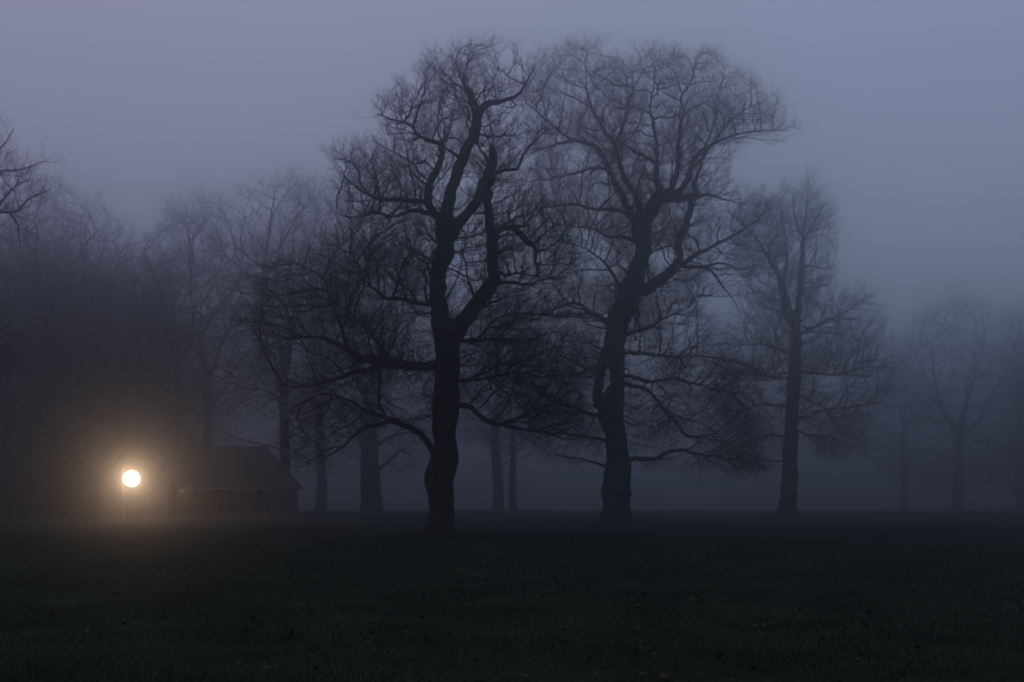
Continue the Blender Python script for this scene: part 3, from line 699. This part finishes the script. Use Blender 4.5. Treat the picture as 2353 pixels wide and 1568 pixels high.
roof_slab('roof', [[(gxm, D2-o2, zl),(mx1+o2, D2-o2, zl),(hx, ym, mr_z),(gxm, ym, mr_z)],
                   [(gxm, back+o2, zl),(mx1+o2, back+o2, zl),(hx, ym, mr_z),(gxm, ym, mr_z)],
                   [(mx1+o2, D2-o2, zl),(mx1+o2, back+o2, zl),(hx, ym, mr_z)]], 0.12, M_roof)
# rows of tiles as real steps on the front slope
def tile_rows():
    V, Fs = [], []
    for i in range(12):
        t0 = i / 12; y = D2 - o2 + t0 * (ym - D2 + o2); z = zl + t0 * (mr_z - zl) + 0.165
        x1 = mx1 + o2 - t0 * (mx1 + o2 - hx)
        v, f = box(gx1 + 0.2, x1 - 0.05, y, y + 0.10, z - 0.03, z + 0.035); o = len(V); V += v; Fs += [tuple(q + o for q in k) for k in f]
    faces_obj('roof_tiles', rel(V), Fs, M_roof, cot)
tile_rows()
for a, b, z0, z1 in ops:
    w = 0.07; y = D2 + 0.10
    fr = boxes('window', [(a, b, y, y+0.06, z0, z0+w), (a, b, y, y+0.06, z1-w, z1), (a, a+w, y, y+0.06, z0+w, z1-w), (b-w, b, y, y+0.06, z0+w, z1-w),
                          ((a+b)/2-0.03, (a+b)/2+0.03, y+0.005, y+0.055, z0+w, z1-w), (a+w, (a+b)/2-0.03, y+0.008, y+0.05, z0+(z1-z0)*0.6, z0+(z1-z0)*0.6+0.04),
                          ((a+b)/2+0.03, b-w, y+0.008, y+0.05, z0+(z1-z0)*0.6, z0+(z1-z0)*0.6+0.04)], M_frame, cot, org)
    g = boxes('pane', [(a+w, b-w, y+0.028, y+0.034, z0+w, z1-w)], M_glass, cot, org); g.parent = fr
    s = boxes('sill', [(a-0.06, b+0.06, D2-0.10, D2+0.098, z0-0.07, z0-0.002)], M_frame, cot, org); s.parent = fr
boxes('gutter', [(gx1+ov+0.02, mx1+o2, D2-o2-0.12, D2-o2-0.005, zl-0.02, zl+0.08)], M_frame, cot, org)

# ------------------------------------------------------------------ path in front of the cottage
def path_sheet():
    xs = np.linspace(-52, -10, 60); V = []; Fs = []
    for x in xs:
        yc = 100.6 + 0.5 * math.sin(x * 0.25)
        for w in (-0.9, 0.9): V.append((x, yc + w, float(ground_z(x, yc + w)) + 0.02))
    for i in range(len(xs) - 1): Fs.append((2*i, 2*i+2, 2*i+3, 2*i+1))
    p = faces_obj('path', V, Fs, M_path); p['kind'] = 'structure'
path_sheet()

# ------------------------------------------------------------------ street lamp (lit)
LD = 98.0
lx = px_x(282, LD); lz = float(ground_z(lx, LD))
hz = py_z(1100, LD); hxp = px_x(302.5, LD)
lamp = thing('street_lamp', 'glowing lamp on a thin post in front of the cottage gable', 'lamp', (lx, LD, lz))
def lathe(prof, k=16, cx=0, cy=0):
    V = []; Fs = []
    for z, r_ in prof:
        for j in range(k): V.append((cx + r_*math.cos(2*math.pi*j/k), cy + r_*math.sin(2*math.pi*j/k), z))
    for i in range(len(prof)-1):
        for j in range(k): Fs.append((i*k+j, i*k+(j+1)%k, (i+1)*k+(j+1)%k, (i+1)*k+j))
    Fs.append(tuple(range(k-1, -1, -1))); Fs.append(tuple(range((len(prof)-1)*k, len(prof)*k)))
    return V, Fs
hh = hz - lz
V, Fs = lathe([(-0.2,0.11),(0.5,0.11),(0.55,0.075),(0.9,0.06),(hh-0.3,0.045),(hh+0.66,0.04),(hh+0.74,0.02)]); faces_obj('pole', V, Fs, M_metal, lamp, True)
gx = hxp - lx
arm = catmull([(0,0,hh+0.60,0.022),(0.12,0,hh+0.70,0.02),(gx-0.05,0,hh+0.73,0.02),(gx,0,hh+0.66,0.02)], 0.05)
V, Fc = tube(arm, 8, 0); mesh_obj('arm', V, Fc, M_metal, lamp, True)
V, Fs = lathe([(hh+0.495,0.24),(hh+0.52,0.25),(hh+0.57,0.16),(hh+0.62,0.07),(hh+0.68,0.03)], cx=gx); faces_obj('lamp_shade', V, Fs, M_metal, lamp, True)
gm = bpy.data.materials.new('glowing_glass'); gm.use_nodes = True; n_ = gm.node_tree.nodes; l_ = gm.node_tree.links; n_.clear()
o_ = n_.new('ShaderNodeOutputMaterial'); em = n_.new('ShaderNodeEmission'); tr = n_.new('ShaderNodeBsdfTransparent'); ad = n_.new('ShaderNodeAddShader')
em.inputs[0].default_value = (1.0, 0.80, 0.55, 1); em.inputs[1].default_value = 6.0
l_.new(em.outputs[0], ad.inputs[0]); l_.new(tr.outputs[0], ad.inputs[1]); l_.new(ad.outputs[0], o_.inputs[0])
V, Fs = lathe([(hh-0.54,0.06),(hh-0.51,0.18),(hh-0.43,0.33),(hh-0.30,0.45),(hh-0.14,0.52),(hh,0.54),(hh+0.14,0.52),(hh+0.30,0.45),(hh+0.43,0.33),(hh+0.49,0.22)], cx=gx, k=24); faces_obj('globe', V, Fs, gm, lamp, True)  # globe oversized, its bright disc stands in for the bloom around the lamp
pl = bpy.data.lights.new('lamp_light', 'POINT'); pl.energy = 430; pl.color = (1.0, 0.60, 0.33); pl.shadow_soft_size = 0.12
po = bpy.data.objects.new('lamp_light', pl); COL.objects.link(po); po.parent = lamp; po.location = (gx, 0, hh)

# bush by the gable
def bush(name, label, x, y, w, h, n=1600, seed=1):
    r = np.random.default_rng(seed); z0 = float(ground_z(x, y))
    root = thing(name, label, 'bush', (x, y, z0))
    u = r.normal(0, 1, (n, 3)); u /= np.linalg.norm(u, axis=1, keepdims=True); u[:, 2] = np.abs(u[:, 2])
    rad = r.uniform(0.55, 1.05, n)[:, None]; P = u * rad * np.array([w/2, w/2, h]); P[:, 2] += 0.02
    a = r.normal(0, 1, (n, 3)); b = r.normal(0, 1, (n, 3)); a /= np.linalg.norm(a, axis=1, keepdims=True); b /= np.linalg.norm(b, axis=1, keepdims=True)
    s = 0.07; V = np.stack([P - a*s, P + b*s*0.5, P + a*s, P - b*s*0.5], axis=1).reshape(-1, 3)
    mesh_obj('leaves', V, np.arange(4*n).reshape(-1, 4), M_bush, root)
    k = 24; d = r.normal(0, 1, (k, 3)); d[:, 2] = np.abs(d[:, 2]) + 0.6; d /= np.linalg.norm(d, axis=1, keepdims=True)
    V, Fc = prisms(np.zeros((k, 3)), d * np.array([w/2, w/2, h]) * 0.85, np.full(k, 0.015), np.full(k, 0.005), 4)
    mesh_obj('stems', V, Fc, M_twig, root)
bush('garden_bush', 'low dark bush against the lit gable wall', px_x(308, 102.8), 102.8, 1.15, 0.95, seed=4)

# ------------------------------------------------------------------ grass and fallen leaves
def grass():
    r = np.random.default_rng(5)
    n = 430000
    d = 8 + (r.random(n) ** 1.7) * 218; x = r.uniform(-1, 1, n) * (0.40 * d + np.where(r.random(n) < 0.35, 16, 1))
    clump = np.array([noise.noise(Vector((a*0.55, b*0.55, 0))) for a, b in zip(x[:n], d[:n])])
    k = 0
    for tx, ty, m in ((W(1006, 0, 44)[0], 44, 4200), (W(1418, 0, 80)[0], 80, 4200)):
        aa = r.uniform(0, 6.28, m); rr = 0.55 + np.abs(r.normal(0, 0.55, m)) * (1 + (ty - 44) / 60)
        x[k:k+m] = tx + rr * np.cos(aa); d[k:k+m] = ty + rr * np.sin(aa); k += m
    clump[:k] += 0.8
    h = (0.03 + 0.05 * np.clip(0.5 + clump, 0, 2.4)) * r.uniform(0.6, 1.3, n) * (1 + np.minimum(d, 120) / 90)
    z = ground_z(x, d); a = r.uniform(0, 6.28, n); w = 0.0035 * (1 + d / 18); lx_ = r.normal(0, 0.5, n) * h; ly_ = r.normal(0, 0.5, n) * h
    B = np.stack([x, d, z - 0.005], axis=1); C = np.stack([np.cos(a)*w, np.sin(a)*w, 0*a], axis=1)
    T = B + np.stack([lx_, ly_, h], axis=1)
    V = np.stack([B - C, B + C, T], axis=1).reshape(-1, 3)
    o = mesh_obj('grass', V, np.arange(3*n).reshape(-1, 3), M_blade); o['kind'] = 'stuff'
    o['label'] = 'short dark grass of the meadow in the foreground'; o['category'] = 'grass'
grass()
def leaves():
    r = np.random.default_rng(6); n = 900
    d = 11 + (r.random(n) ** 1.4) * 60; x = r.uniform(-0.40, 0.40, n) * d; z = ground_z(x, d) + r.uniform(0.02, 0.06, n)
    a = r.uniform(0, 6.28, n); s = r.uniform(0.03, 0.06, n); t = r.normal(0, 0.35, (n, 2))
    V = []
    for k_, (u, v) in enumerate([(-1, 0), (-0.2, 0.6), (1, 0), (-0.2, -0.6)]):
        X = (u*np.cos(a) - v*np.sin(a))*s; Y = (u*np.sin(a) + v*np.cos(a))*s
        V.append(np.stack([x + X, d + Y, z + X*t[:, 0] + Y*t[:, 1]], axis=1))
    V = np.stack(V, axis=1).reshape(-1, 3)
    o = mesh_obj('fallen_leaves', V, np.arange(4*n).reshape(-1, 4), M_leaf); o['kind'] = 'stuff'
    o['label'] = 'scattered brown fallen leaves lying in the grass'; o['category'] = 'leaves'
leaves()

# ------------------------------------------------------------------ haze
def haze():
    V, Fs = box(-950, 950, -80, 1350, -1.2, 42.0)
    hm = bpy.data.materials.new('haze'); hm.use_nodes = True; n = hm.node_tree.nodes; l = hm.node_tree.links; n.clear()
    o_ = n.new('ShaderNodeOutputMaterial'); v = n.new('ShaderNodeVolumePrincipled')
    v.inputs['Color'].default_value = (0.83, 0.86, 0.91, 1); v.inputs['Density'].default_value = 0.0077
    v.inputs['Anisotropy'].default_value = 0.965
    l.new(v.outputs[0], o_.inputs['Volume'])
    h = faces_obj('haze', V, Fs, hm); h['kind'] = 'stuff'; h['label'] = 'grey blue evening fog filling the whole meadow'; h['category'] = 'fog'
haze()
